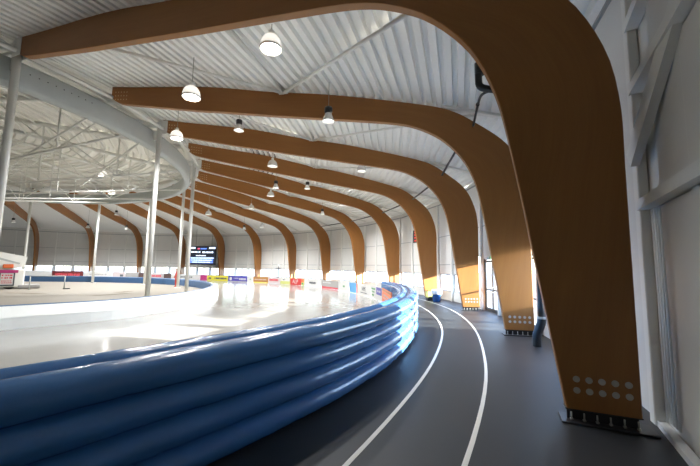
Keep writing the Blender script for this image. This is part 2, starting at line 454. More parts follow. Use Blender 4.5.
# ------------------------------------------------------------------ glulam beams
TOP = [(17.0, 9.43), (18.4, 9.27), (19.7, 9.15), (21.2, 9.01), (22.4, 8.84), (23.8, 8.56), (25.0, 8.38), (26.2, 8.22), (27.3, 8.02), (28.4, 7.80),
       (29.1, 7.65), (30.3, 7.38), (30.96, 7.12), (31.56, 6.70), (32.10, 6.30), (32.46, 5.96), (32.68, 5.60), (32.85, 5.20), (32.96, 4.85), (33.02, 4.5), (33.06, 4.0), (33.05, 3.5), (33.05, 2.6), (33.05, 1.4), (33.05, 0.17)]
BOT = [(17.0, 8.94), (17.30, 8.70), (17.7, 8.60), (19.3, 8.34), (21.0, 8.05), (22.4, 7.86), (24.4, 7.55), (26.4, 7.27), (27.7, 7.09), (28.75, 6.94),
       (29.4, 6.80), (29.9, 6.59), (30.35, 6.33), (30.68, 6.05), (31.02, 5.67), (31.26, 5.30), (31.44, 4.88), (31.56, 4.5), (31.65, 4.05), (31.74, 3.5), (31.84, 2.9), (31.91, 2.4), (32.05, 1.5), (32.26, 0.17)]
def resample(pts, n):
    for _ in range(2):                                   # Chaikin smoothing keeps the ends
        q = [pts[0]]
        for a, b in zip(pts, pts[1:]):
            q += [(a[0] * .75 + b[0] * .25, a[1] * .75 + b[1] * .25), (a[0] * .25 + b[0] * .75, a[1] * .25 + b[1] * .75)]
        q.append(pts[-1]); pts = q
    d = [0]
    for a, b in zip(pts, pts[1:]): d.append(d[-1] + math.hypot(b[0] - a[0], b[1] - a[1]))
    out = []
    for k in range(n + 1):
        s = d[-1] * k / n
        out.append((interp(s, d, [p[0] for p in pts]), interp(s, d, [p[1] for p in pts])))
    return out, d[-1]
R0 = 32.65                                                # the beam's foot
def beam_mesh():
    n = 90; T, LT = resample(TOP, n); B, LB = resample(BOT, n)
    hb, c = 0.10, 0.012
    rings = []; uvs = []
    for k in range(n + 1):
        t, b = Vector((T[k][0] - R0, 0, T[k][1])), Vector((B[k][0] - R0, 0, B[k][1]))
        v = (t - b); D = v.length; v.normalize(); Y = Vector((0, 1, 0)); u = LT * k / n
        rings.append([b - Y * (hb - c), b + Y * (hb - c), b + v * c + Y * hb, t - v * c + Y * hb, t + Y * (hb - c), t - Y * (hb - c), t - v * c - Y * hb, b + v * c - Y * hb])
        uvs.append([(u, -0.08), (u, 0.0), (u, 0.01), (u, D), (u, D + .01), (u, D + .2), (u, D + 0.21), (u, D * 2 + .21)])
    mb = MB(); mb.loft(rings, True, True)
    me = bpy.data.meshes.new('timber'); me.from_pydata([tuple(v) for v in mb.v], [], mb.f); me.update()
    lay = me.uv_layers.new(name='UVMap')
    for p in me.polygons:
        ks = [me.loops[l].vertex_index for l in p.loop_indices]
        wrap = len(p.vertices) == 4 and any(x % 8 == 0 for x in ks) and any(x % 8 == 7 for x in ks)
        for l in p.loop_indices:
            vi = me.loops[l].vertex_index; uu = uvs[vi // 8][vi % 8]
            lay.data[l].uv = (uu[0], 0.0) if wrap and vi % 8 == 0 else uu
    bm = bmesh.new(); bm.from_mesh(me); bmesh.ops.recalc_face_normals(bm, faces=bm.faces); bm.to_mesh(me); bm.free()
    me.materials.append(M['wood']); return me
def make_beam(label):
    t = at_polar('glulam_beam', label, 'beam', 0, R0, 0, 'curved timber beams around the hall')
    o = bpy.data.objects.new('timber', beam_mesh()); COL.objects.link(o); o.parent = t
    mb = MB(); mb.bevbox((0.04, 0, 0.0125), (1.0, 0.34, 0.025), 0.006); mb.bevbox((0.0, 0, 0.095), (0.76, 0.05, 0.15), 0.005)
    mb.bevbox((0.0, 0, 0.165), (0.82, 0.19, 0.02), 0.005)
    mb.build('base_shoe', M['shoe'], t)
    gus = MB(); gus.tube([(0, -0.075, -0.065), (0, -0.075, 0.035)], 0.010, 8); gus.tube([(0, 0.075, -0.065), (0, 0.075, 0.035)], 0.010, 8); gus.box((0, -0.075, -0.05), (0.034, 0.034, 0.016)); g0 = gus.build('anchor_stud', M['silver'], t); g0.location = (-0.34, 0, 0.09)
    for k in range(1, 6):
        g = g0.copy(); COL.objects.link(g); g.parent = t; g.location = (-0.34 + 0.14 * k, 0, 0.09)
    bl = MB(); bl.disc((0, 0.012, 0), (0, -1, 0), 0.040, 0.016, 14); bl.disc((0, 0, 0), (0, -1, 0), 0.018, 0.014, 6)
    b0 = None
    for zz in (0.41, 0.55):
        for k in range(5):
            if b0 is None: b0 = bl.build('bolt', M['silver'], t); b = b0
            else: b = b0.copy(); COL.objects.link(b); b.parent = t
            b.location = (32.38 + 0.1375 * k - R0, -0.102, zz)
    dw = MB(); dw.disc((0, 0.010, 0), (0, -1, 0), 0.026, 0.012, 8); d0 = None
    for rr in range(3):
        for k in range(5):
            if d0 is None: d0 = dw.build('dowel', M['pale'], t); d = d0
            else: d = d0.copy(); COL.objects.link(d); d.parent = t
            r = 17.2 + 0.14 * k
            d.location = (r - R0, -0.101, 9.17 - 0.16 * rr - (r - 17.2) * 0.08)
    return t
def blabel(i):
    w = ORD[i]
    base = 'curved brown timber beam, %s along the hall from the camera' % w
    if i == 0: base = 'huge dark curved timber beam nearest the camera, foot at right edge'
    if i == 1: base = 'curved timber beam just behind the nearest one, two rows of bolts at its sunlit foot'
    return base
proto = make_beam(blabel(0))
beams = [proto]
for i in range(1, 15):
    drop = () if i <= 2 else ('anchor_stud', 'bolt')
    if i > 6: drop = ('anchor_stud', 'bolt', 'dowel')
    beams.append(dup(proto, W(i, R0, 0), phi(i), blabel(i), drop=drop))
for ch in [c for c in proto.children if c.name.split('.')[0] == 'dowel']: bpy.data.objects.remove(ch)

# ------------------------------------------------------------------ ring girder, posts, ties
g = thing('ring_girder', 'grey steel ring girder round the central roof, with a row of bolt holes', 'girder', (CX, CY, 7.95))
mb = MB()
pr = [(-0.16, 7.95), (0.16, 7.95), (0.21, 8.05), (0.21, 8.78), (0.16, 8.88), (-0.16, 8.88), (-0.21, 8.78), (-0.21, 8.05)]
mb.sweep(frange(-3, 30, 165), lambda i: 16.3, pr, True, False, True)
o = mb.build('ring', M['girder'], g, (CX, CY, 7.95)); o.location = (0, 0, 0)
h0 = None
for k in range(9):
    i = 0.16 + 0.085 * k
    if h0 is None:
        mb = MB(); mb.disc((-0.02, 0, 0), (1, 0, 0), 0.022, 0.026, 8); h0 = mb.build('bolt_hole', M['hole'], g); ob = h0
    else: ob = h0.copy(); COL.objects.link(ob); ob.parent = g
    ob.location = W(i, 16.505, 8.56) - Vector((CX, CY, 7.95)); ob.rotation_euler = (0, 0, phi(i))
def make_post(label):
    t = at_polar('steel_post', label, 'post', 0, 16.79, 0.08, 'white posts under the roof ring')
    mb = MB(); mb.tube([(0, 0, 0.02), (0, 0, 9.05)], 0.115, 16); mb.build('shaft', M['white'], t)
    mb = MB(); mb.bevbox((0, 0, 0.012), (0.42, 0.42, 0.024), 0.006); mb.build('base_plate', M['white'], t)
    mb = MB(); mb.bevbox((-0.01, 0, 9.12), (0.40, 0.34, 0.16), 0.02)
    for s in (-1, 1): mb.bevbox((0.22, s * 0.125, 9.0), (0.5, 0.02, 0.6), 0.004)
    mb.build('head_bracket', M['white'], t)
    mb = MB(); mb.bevbox((-0.25, 0, 8.55), (0.22, 0.10, 0.5), 0.01); mb.build('girder_bracket', M['white'], t)
    for q in ((-0.35, -1.6, 9.55), (-0.35, 1.6, 9.55), (-2.4, -0.9, 9.60), (-2.4, 0.9, 9.60), (-2.6, 0.0, 9.2)):
        mb = MB(); mb.tube([(-0.05, 0, 9.0), q], 0.06, 8); mb.build('strut', M['white'], t)
    return t
plab = {0: 'white round post at the left edge, under the tip of the nearest beam',
        2: 'tall white post standing inside the white kerb, left of the slim pair',
        4: 'white post of the slim pair left of the big screen, the one nearer the screen',
        6: 'white post of the slim pair left of the big screen, the one farther from it',
        8: 'far white post behind the tall one inside the kerb',
        10: 'far white post in front of the dark red board',
        12: 'far white post beside the ice machine'}
p0 = make_post(plab[0])
for i in (2, 4, 6, 8, 10, 12): dup(p0, W(i, 16.79, 0.08), phi(i), plab[i])
for n in range(-1, 14):
    o = MB(); A, B = W(n, 17.05, 8.95), W(n + 1, 17.05, 8.95); a2 = A + (B - A) * 0.035; b2 = B - (B - A) * 0.035
    o.tube([a2, b2], 0.085, 8)
    ob = o.build('tie_tube', M['white'], None, (A + B) / 2)
    lab = 'white tube tying the tips of the %s and %s beams' % (ORD[n], ORD[n + 1]) if n >= 0 else 'white tube running out of view from the nearest beam tip'
    tag(ob, lab, 'tube', 'tubes tying the beam tips')

# bracing rods under the deck, three to a bay meeting on the farther beam
for n in range(0, 9):
    t = thing('roof_brace', 'fan of white bracing rods under the deck between the %s and %s beams' % (ORD[n], ORD[n + 1]), 'brace', W(n + 1, 24.8, 8.3), 0, 'bracing rods under the roof deck')
    q = Vector(t.location)
    node = W(n + 0.965, 24.8, zroof(24.8) - 0.09)
    for r in (18.9, 25.2, 31.5):
        mb = MB(); mb.tube([node, W(n + 0.03, r, zroof(r) - 0.09)], 0.055, 8)
        ob = mb.build('rod', M['white'], t, q); ob.location = (0, 0, 0)
    mb = MB(); mb.box((0, 0, 0), (0.35, 0.2, 0.03)); ob = mb.build('gusset_plate', M['white'], t); ob.location = node - q; ob.rotation_euler = (0, 0, phi(n + 1))

# ------------------------------------------------------------------ central roof: cable trusses
HUB = Vector((CX, CY, 5.2))
for q in range(8):
    i = -0.5 + 2 * q
    t = thing('roof_truss', 'white spoke truss of the central roof, %s from the camera' % ORD[q], 'truss', W(i, 16.0, 8.2), 0, 'spoke trusses of the central roof')
    L = Vector(t.location)
    def part(nm, pts, r):
        mb = MB(); mb.tube(pts, r, 8); ob = mb.build(nm, M['white'], t, L); ob.location = (0, 0, 0)
    zc = lambda r: zhub(r) - 0.12
    part('top_chord', [W(i, 16.1, zc(16.1)), W(i, 1.0, zc(1.0))], 0.13)
    low = lambda r: 5.2 + (8.05 - 5.2) * r / 16.1
    part('tie_rod', [W(i, 16.12, 8.05), W(i, 1.0, low(1.0))], 0.055)
    for r in (12.6, 8.6, 4.6): part('hanger', [W(i, r, low(r)), W(i, r, zc(r))], 0.04)
    for ra, rb_ in ((16.1, 12.6), (8.6, 12.6), (8.6, 4.6)): part('diagonal', [W(i, ra, zc(ra) if ra > 12.6 or ra == 8.6 else low(ra)), W(i, rb_, low(rb_))], 0.035)
for q, rr in enumerate((15.2, 13.8, 12.4, 11.0, 9.6, 8.2, 6.8, 5.4)):
    mb = MB()
    for n in range(-3, 30): mb.tube([W(n, rr, zhub(rr) - 0.12), W(n + 1, rr, zhub(rr) - 0.12)], 0.055, 4, caps=False)
    ob = mb.build('purlin_ring', M['white'], None, (CX, CY, zhub(rr) - 0.1))
    tag(ob, 'white purlin ring under the central roof deck, %s from the outside' % ORD[q], 'purlin', 'purlin rings of the central roof')
t = thing('hub_ring', 'white steel hub in the middle of the central roof', 'hub', HUB)
mb = MB(); mb.lathe([(0.9, -0.2), (1.05, -0.2), (1.05, 0.2), (0.9, 0.2)], 32, caps=False); mb.build('rim', M['white'], t)
mb = MB()
for k in range(4):
    a = k * PI / 2; mb.tube([(math.cos(a) * 0.97, math.sin(a) * 0.97, 0), (math.cos(a) * 0.97, math.sin(a) * 0.97, 5.6)], 0.06, 8)
mb.build('hanger', M['white'], t)
for lab, pa, pb in (('long white cross rod from the near ring girder, upper one', W(0.86, 16.25, 7.97), Vector((-17.12, 16.99, 7.2))),
                    ('long white cross rod from the near ring girder, lower one', W(1.78, 16.25, 7.97), Vector((-20.5, 25.2, 7.75)))):
    mb = MB(); mb.tube([pa, pb], 0.045, 8); ob = mb.build('cross_rod', M['white'], None, pa); tag(ob, lab, 'rod')

# ------------------------------------------------------------------ kerb between ice and infield
t = thing('rink_kerb', 'low white kerb wall with blue padding round the infield', 'kerb', (CX, CY, 0))
def kpart(nm, prof, mat, sm=False):
    mb = MB(); mb.sweep(FULL, rk, prof, True, False, sm); o = mb.build(nm, mat, t, (CX, CY, 0)); o.location = (0, 0, 0); return o
kpart('lower_band', [(-0.30, 0.0), (0.0, 0.0), (-0.03, 0.33), (-0.30, 0.33)], M['kerb'])
kpart('upper_band', [(-0.36, 0.33), (-0.02, 0.335), (-0.03, 0.36), (-0.24, 0.62), (-0.27, 0.65), (-0.36, 0.65)], M['kerb'])
kpart('blue_padding', [(-0.55, 0.08), (-0.365, 0.08), (-0.365, 0.66), (-0.40, 0.68), (-0.50, 0.66), (-0.55, 0.60)], M['bluekerb'])

# ------------------------------------------------------------------ inflated safety barrier
t = thing('safety_barrier', 'long blue inflated safety barrier curving between ice and track', 'barrier', W(0, 29.2, 0))
BO = Vector(t.location)
BI = frange(-1.7, 2.75, 320)
def roll(nm, dr, zc, ra, rz, seed):
    rnd = random.Random(seed); ph = [rnd.random() * 6.28 for _ in range(4)]
    mb = MB(); rings = []
    seam_at = [-1.2 + 0.55 * k + 0.15 * rnd.random() for k in range(11)]
    for i in BI:
        pinch = sum(math.exp(-((i - s) / 0.012) ** 2) for s in seam_at)
        wob = 0.006 * math.sin(23 * i + ph[0]) + 0.004 * math.sin(61 * i + ph[1]) + 0.003 * math.sin(140 * i + ph[2])
        k = 1 + wob * 2 - 0.05 * pinch
        rings.append([W(i, rout(i) + dr + ra * k * math.cos(2 * PI * j / 16), zc + rz * k * math.sin(2 * PI * j / 16)) for j in range(16)])
    mb.loft(rings, True, True, True)
    o = mb.build(nm, M['vinyl'], t, BO); o.location = (0, 0, 0)
for k in range(4): roll('tube', -0.20, 0.150 + 0.283 * k, 0.20, 0.152, k)
roll('tube', -0.53, 1.02, 0.16, 0.14, 9)
mb = MB(); mb.sweep(BI, rout, [(-0.68, 0.01), (-0.30, 0.01), (-0.30, 0.95), (-0.68, 0.95)], True, True)
o = mb.build('inner_wall', M['vinyl'], t, BO); o.location = (0, 0, 0)

# ------------------------------------------------------------------ advertising boards on the outer rink edge
def bars(mb, x0, x1, z, h, y, rnd, wmin=0.03, wmax=0.08):
    x = x0
    while x < x1 - wmin:
        w = wmin + rnd.random() * (wmax - wmin); hh = h * (0.75 + 0.25 * rnd.random())
        mb.box((min(x + w / 2, x1 - w / 2), y, z), (w, 0.006, hh)); x += w + 0.022 + (0.05 if rnd.random() < 0.15 else 0)
def letters(parent, body, x, z, size, mat, y, name='lettering'):
    cu = bpy.data.curves.new(name, 'FONT'); cu.body = body; cu.size = size; cu.align_x = 'CENTER'; cu.align_y = 'CENTER'; cu.extrude = 0.003
    tmp = bpy.data.objects.new(name, cu); COL.objects.link(tmp); dg = bpy.context.evaluated_depsgraph_get()
    me = bpy.data.meshes.new_from_object(tmp.evaluated_get(dg)); bpy.data.objects.remove(tmp)
    me.materials.clear(); me.materials.append(mat)
    ob = bpy.data.objects.new(name, me); COL.objects.link(ob); ob.parent = parent
    ob.location = (x, y, z); ob.rotation_euler = (PI / 2, 0, 0); return ob
# (start, end in bays, colour, label, decoration)
ADS = [(1.80, 2.515, 'orange', 'orange board nearest the barrier bend', 'orange'),
       (2.525, 3.105, 'text_w', 'white board with green lettering and a violet corner', 'green_violet'),
       (3.115, 3.78, 'text_w', 'white board with dark capitals and an orange edge stripe', 'nime'),
       (3.79, 4.07, 'skyblue', 'narrow sky blue board', None),
       (4.08, 4.51, 'text_w', 'white board with one small green mark', 'smallgreen'),
       (4.52, 5.155, 'grey', 'grey board with a red bottom strip', 'redstrip'),
       (5.165, 5.775, 'text_w', 'white board with small dark lettering', 'smalldark'),
       (5.785, 5.88, 'olive', 'short multicoloured end board beside the red one', 'mix'),
       (5.89, 6.265, 'red', 'red board with white capitals', 'alp'),
       (6.275, 6.60, 'olive', 'olive green board with a pale upper half', 'halfwhite'),
       (6.61, 7.00, 'pinkw', 'pale board with rose red lettering', 'redtext'),
       (7.01, 7.485, 'brown', 'brown orange board in front of the ninth beam', 'brown'),
       (7.495, 7.675, 'text_w', 'small white square board beside the violet one', 'smallgreen'),
       (7.685, 8.26, 'purple', 'violet blue board with a white roundel', 'violet'),
       (8.27, 8.875, 'yellow', 'bright yellow board with dark lettering', 'yellow'),
       (8.885, 9.07, 'magenta', 'short purple board left of the yellow one', None),
       (9.08, 9.85, 'text_w', 'pale board beside the slim post pair', 'smalldark'),
       (9.86, 10.05, 'darkb', 'dark board behind the slim post pair', None),
       (10.07, 10.38, 'pinkw', 'pale pink board with faint red print right of the tall post', 'redtext'),
       (10.39, 10.67, 'darkb', 'dark brown board just right of the tall post', None),
       (10.68, 10.98, 'grey', 'grey brown board left of the tall post', None),
       (10.99, 11.27, 'pinkw', 'off-white board with a dark dot', 'dot'),
       (11.28, 11.88, 'text_w', 'pale board between dark red board and white posts', 'smalldark2'),
       (11.20, 11.20, None, None, None),
       (11.89, 12.5, 'darkred', 'dark red board with brighter red lettering', 'darkred'),
       (12.51, 13.6, 'text_w', 'long blank white board behind the ice machine', None)]
rnd = random.Random(3)
for (a, b, colr, lab, deco) in ADS:
    if colr is None: continue
    p, q = W(a, board_r(a), 0), W(b, board_r(b), 0)
    mid = (p + q) / 2; x = (p - q); L = x.length; ang = math.atan2(x.y, x.x)   # local x to the viewer's right, -y faces the ice
    BH = interp(a, [2, 5, 8.5, 10, 11.3], [0.84, 0.74, 0.70, 0.82, 0.98])
    t = thing('advertising_board', lab, 'board', mid + Vector((0, 0, 0.0)), ang, 'advertising boards along the outer rink edge')
    mb = MB(); mb.bevbox((0, 0.03, BH / 2 + 0.012), (L - 0.02, 0.06, BH - 0.02), 0.008); mb.build('panel', M[colr], t)
    y = -0.004
    def deco_bars(rows, mat, wmin=0.03, wmax=0.08, nm='lettering'):
        mb = MB()
        for x0, x1, z, h in rows: bars(mb, x0 * L, x1 * L, z * BH, h * BH, y, rnd, wmin, wmax)
        mb.build(nm, M[mat], t)
    def patch(x0, x1, z0, z1, mat, nm='printed_patch', yy=y):
        mb = MB(); mb.box(((x0 + x1) / 2 * L, yy, (z0 + z1) / 2 * BH), ((x1 - x0) * L, 0.005, (z1 - z0) * BH)); mb.build(nm, M[mat], t)
    if deco == 'orange': deco_bars([(-.3, .3, .62, .12), (-.36, .36, .42, .10)], 'pinkw'); patch(-.48, .48, .86, .97, 'brown')
    elif deco == 'green_violet': deco_bars([(-.45, -.1, .78, .14), (-.45, -.15, .55, .14), (-.45, -.2, .3, .14)], 'text_g'); patch(0.02, .48, .45, .97, 'purple'); deco_bars([(.1, .4, .7, .16)], 'text_w')
    elif deco == 'nime': letters(t, 'NIME', 0.04 * L, 0.58 * BH, 0.42, M['text_d'], y); patch(-.49, -.40, .02, .98, 'orange'); deco_bars([(-.2, .25, .25, .07)], 'text_d', .02, .05)
    elif deco == 'smallgreen': patch(-.05, .12, .42, .62, 'text_g', 'emblem')
    elif deco == 'redstrip': patch(-.49, .49, .02, .24, 'text_r'); deco_bars([(-.4, .1, .72, .14)], 'text_w')
    elif deco == 'smalldark': deco_bars([(-.18, .25, .55, .30)], 'text_d', .05, .12)
    elif deco == 'smalldark2': deco_bars([(-.3, .3, .6, .18)], 'grey', .05, .12)
    elif deco == 'mix': patch(-.48, .48, .5, .97, 'orange'); patch(-.3, .3, .2, .45, 'text_g')
    elif deco == 'alp': letters(t, 'ALP', -0.02 * L, 0.52 * BH, 0.62, M['text_w'], y)
    elif deco == 'halfwhite': patch(-.49, .49, .5, .98, 'text_w'); patch(-.2, .0, .62, .85, 'text_d', 'emblem')
    elif deco == 'redtext': deco_bars([(-.4, .4, .58, .34)], 'text_r', .08, .16)
    elif deco == 'brown': deco_bars([(-.4, .4, .55, .16)], 'pinkw'); patch(-.49, .49, .02, .14, 'yellow')
    elif deco == 'violet':
        mb = MB(); mb.disc((-.36 * L, 0.002, .52 * BH), (0, -1, 0), .3 * BH, 0.008, 20); mb.build('roundel', M['text_w'], t)
        deco_bars([(.1, .45, .5, .4), (-.2, .05, .62, .14)], 'text_w', .06, .14); patch(-.49, .49, .02, .12, 'grey')
    elif deco == 'yellow': deco_bars([(-.15, .45, .5, .34), (-.42, -.3, .5, .4)], 'text_d', .06, .16)
    elif deco == 'dot': patch(.1, .35, .35, .65, 'text_d', 'emblem')
    elif deco == 'darkred': deco_bars([(-.4, .4, .5, .45)], 'text_r', .12, .25)

# ------------------------------------------------------------------ hanging LED screen
p, q = W(8.985, 31.0, 0), W(9.665, 31.0, 0); x = p - q; L = x.length
t = thing('led_screen', 'large dark hanging screen with rows of blue and white lettering', 'screen', (p + q) / 2 + Vector((0, 0, 2.07)), math.atan2(x.y, x.x))
H = 2.62
mb = MB(); mb.bevbox((0, 0.10, H / 2), (L, 0.18, H), 0.03); mb.build('housing', M['black'], t)
mb = MB(); mb.box((0, 0.004, H / 2), (L - 0.12, 0.012, H - 0.12)); mb.build('display', M['screen'], t)
rnd = random.Random(5); y = -0.006
def row(x0, x1, z, h, mat, nm='lettering', a=.06, b=.13):
    mb = MB(); bars(mb, x0 * L, x1 * L, z * H, h * H, y, rnd, a, b); mb.build(nm, M[mat], t)
for x0, x1 in ((-.48, -.30), (.24, .48)):
    mb = MB(); mb.box(((x0 + x1) / 2 * L, y, .90 * H), ((x1 - x0) * L, .006, .09 * H)); mb.build('white_block', M['scr_white'], t)
mb = MB(); mb.box((-.17 * L, y, .86 * H), (.09 * L, .006, .07 * H)); mb.build('red_block', M['scr_red'], t)
mb = MB(); mb.box((.02 * L, y, .86 * H), (.24 * L, .006, .06 * H)); mb.build('blue_block', M['scr_blue'], t)
row(-.46, -.10, .68, .08, 'scr_white'); row(-.02, .40, .67, .09, 'scr_white')
row(-.26, .14, .49, .06, 'scr_white')
for z in (.36, .25, .14):
    mb = MB(); mb.box((-.03 * L, y + 0.002, z * H), (.88 * L, .004, .085 * H)); mb.build('text_band', M['scr_blue'], t)
row(-.45, .44, .36, .045, 'scr_white'); row(-.45, .36, .25, .045, 'scr_white'); row(-.40, .30, .14, .045, 'scr_white')
for s in (-.3, .32):
    mb = MB(); mb.tube([(s * L, 0.1, H), (s * L, 0.1, 7.10 - 2.07)], 0.025, 6); mb.build('hanger', M['cable'], t)

# small LED timer on the wall
p, q = W(3.16, 32.3, 0), W(3.36, 32.3, 0); x = p - q; L = x.length
t = thing('timer_display', 'small black timer panel with red digits beside the fourth beam', 'display', (p + q) / 2 + Vector((0, 0, 3.84)), math.atan2(x.y, x.x))
mb = MB(); mb.bevbox((0, 0.06, 0.46), (L, 0.12, 0.92), 0.015); mb.build('housing', M['black'], t)
for k in range(4):
    mb = MB()
    for c in range(5): mb.box((-L / 2 + 0.35 + c * 0.15, -0.004, 0.14 + 0.21 * k), (0.08, 0.006, 0.09))
    mb.build('digit_row', M['led_dot'], t)
mb = MB(); mb.box((0, 0.55, 0.46), (0.08, 0.9, 0.08)); mb.build('bracket', M['shoe'], t)

# exit sign over the glazed doors
t = at_polar('exit_sign', 'green escape sign above the glazed doors', 'sign', 1.80, 33.24, 2.40)
mb = MB(); mb.bevbox((0.02, 0, 0.11), (0.06, 0.30, 0.2), 0.008); mb.build('panel', M['green'], t)
mb = MB()
for pts in ([(-.014, 0.02, .14), (-.014, 0.0, .09), (-.014, 0.04, .04)], [(-.014, 0.0, .09), (-.014, -.03, .05)], [(-.014, 0.05, .13), (-.014, -.03, .12)]): mb.tube(pts, 0.012, 6)
mb.disc((-.008, 0.02, .165), (-1, 0, 0), 0.018, 0.012, 8); mb.box((-.012, -.08, .10), (.006, .05, .14)); mb.build('pictogram', M['greenw'], t)
t = at_polar('wall_box', 'small white box above the glazed doors beside the green sign', 'box', 1.90, 33.24, 2.42)
mb = MB(); mb.bevbox((0.02, 0, 0.09), (0.08, 0.42, 0.14), 0.012); mb.build('case', M['white'], t)
mb = MB(); mb.box((-0.025, 0, 0.09), (0.008, 0.34, 0.06)); mb.build('lens', M['acrylic'], t)

# ------------------------------------------------------------------ drain pipes
t = thing('drain_pipe', 'thick black drain pipe dropping from the roof behind the nearest beam to the floor', 'pipe', W(0.74, 32.78, 0))
L0 = Vector(t.location)
def soften(pts, it=2):
    for _ in range(it):
        q = [pts[0]]
        for a, b in zip(pts, pts[1:]): q += [a * .75 + b * .25, a * .25 + b * .75]
        pts = q + [pts[-1]]
    return pts
def pth(pts, nm, mat, r, n=14):
    mb = MB(); mb.tube(soften(pts), r, n); o = mb.build(nm, mat, t, L0); o.location = (0, 0, 0)
top = [W(.5, 31.33, 7.0), W(.5, 31.33, 6.62), W(.5, 31.34, 6.40), W(.515, 31.50, 6.36), W(.53, 31.75, 6.35), W(.60, 32.3, 6.32), W(.70, 32.7, 6.1), W(.74, 32.84, 5.6), W(.755, 32.86, 5.0), W(.755, 32.86, 0.75)]
pth(top, 'riser', M['pipe'], 0.085)
pth([W(.755, 32.86, 0.75), W(.756, 32.85, 0.60), W(.762, 32.78, 0.40), W(.765, 32.74, 0.28), W(.765, 32.74, 0.0)], 'swan_neck', M['pipe'], 0.105)
for z in (0.74, 3.6): pth([W(.755, 32.86, z - .03), W(.755, 32.86, z + .03)], 'clamp_ring', M['silver'], 0.112)
pth([W(.5, 31.36, 6.70), W(.5, 31.36, 6.76)], 'collar', M['pipe'], 0.115)
t = thing('thin_pipe', 'thin black pipe branching off the thick drain pipe under the roof', 'pipe', W(.55, 31.7, 6.3)); L0 = Vector(t.location)
pth([W(.555, 31.95, 6.46), W(.575, 31.62, 6.48), W(.60, 31.44, 6.50), W(.68, 31.40, 6.52), W(.97, 31.45, 6.58)], 'run', M['pipe'], 0.035, 8)
pth([W(.70, 31.40, 6.522), W(.712, 31.402, 6.524)], 'joint', M['pipe'], 0.05, 8)
for n in range(1, 6):
    mb = MB(); A, B = W(n + 0.12, 31.25, 6.55), W(n + 0.93, 31.25, 6.55)
    mb.tube([A, B], 0.045, 8); o = mb.build('drain_run', M['pipe'], None, A)
    tag(o, 'black pipe under the eave between the %s and %s beams' % (ORD[n], ORD[n + 1]), 'pipe', 'black pipe runs under the eaves')

# ------------------------------------------------------------------ pendant lamps
def dome_lamp(label, lit):
    t = thing('dome_lamp', label, 'lamp', (0, 0, 0), 0, 'pendant lamps under the roof')
    mb = MB()
    out = [(0.05, 0.36), (0.11, 0.345), (0.19, 0.29), (0.245, 0.20), (0.27, 0.10), (0.28, 0.0)]
    mb.loft([[Vector((r * math.cos(2 * PI * j / 24), r * math.sin(2 * PI * j / 24), z)) for j in range(24)] for r, z in out + [(r - 0.012, z) for r, z in reversed(out)]], True, False, True)
    sh = mb.build('shade', M['acrylic_lit' if lit else 'acrylic'], t)
    mb = MB(); mb.lathe([(0.268, -0.035), (0.285, -0.03), (0.292, 0.0), (0.285, 0.02), (0.268, 0.02)], 24, caps=False); mb.build('rim', M['acrylic'], t)
    mb = MB(); mb.lathe([(0.0, 0.03), (0.10, 0.045), (0.13, 0.09), (0.12, 0.16), (0.06, 0.24), (0.02, 0.30)], 16); mb.build('bulb', M['lit' if lit else 'unlit'], t)
    mb = MB(); mb.lathe([(0.055, 0.35), (0.075, 0.37), (0.075, 0.46), (0.05, 0.49)], 16); mb.build('cap', M['white'], t)
    return t
def cap_lamp(label):
    t = thing('reflector_lamp', label, 'lamp', (0, 0, 0), 0, 'pendant lamps under the roof')
    mb = MB(); out = [(0.085, 0.30), (0.11, 0.28), (0.14, 0.20), (0.185, 0.08), (0.21, 0.02), (0.225, 0.0)]
    mb.loft([[Vector((r * math.cos(2 * PI * j / 24), r * math.sin(2 * PI * j / 24), z)) for j in range(24)] for r, z in out + [(r - 0.01, z) for r, z in reversed(out)]], True, False, True)
    mb.build('shade', M['acrylic'], t)
    mb = MB(); mb.lathe([(0.05, 0.07), (0.08, 0.10), (0.07, 0.2), (0.03, 0.26)], 14); mb.build('bulb', M['unlit'], t)
    mb = MB(); mb.lathe([(0.09, 0.295), (0.125, 0.31), (0.135, 0.36), (0.135, 0.47), (0.11, 0.51), (0.03, 0.53)], 18); mb.build('cap', M['cap'], t)
    return t
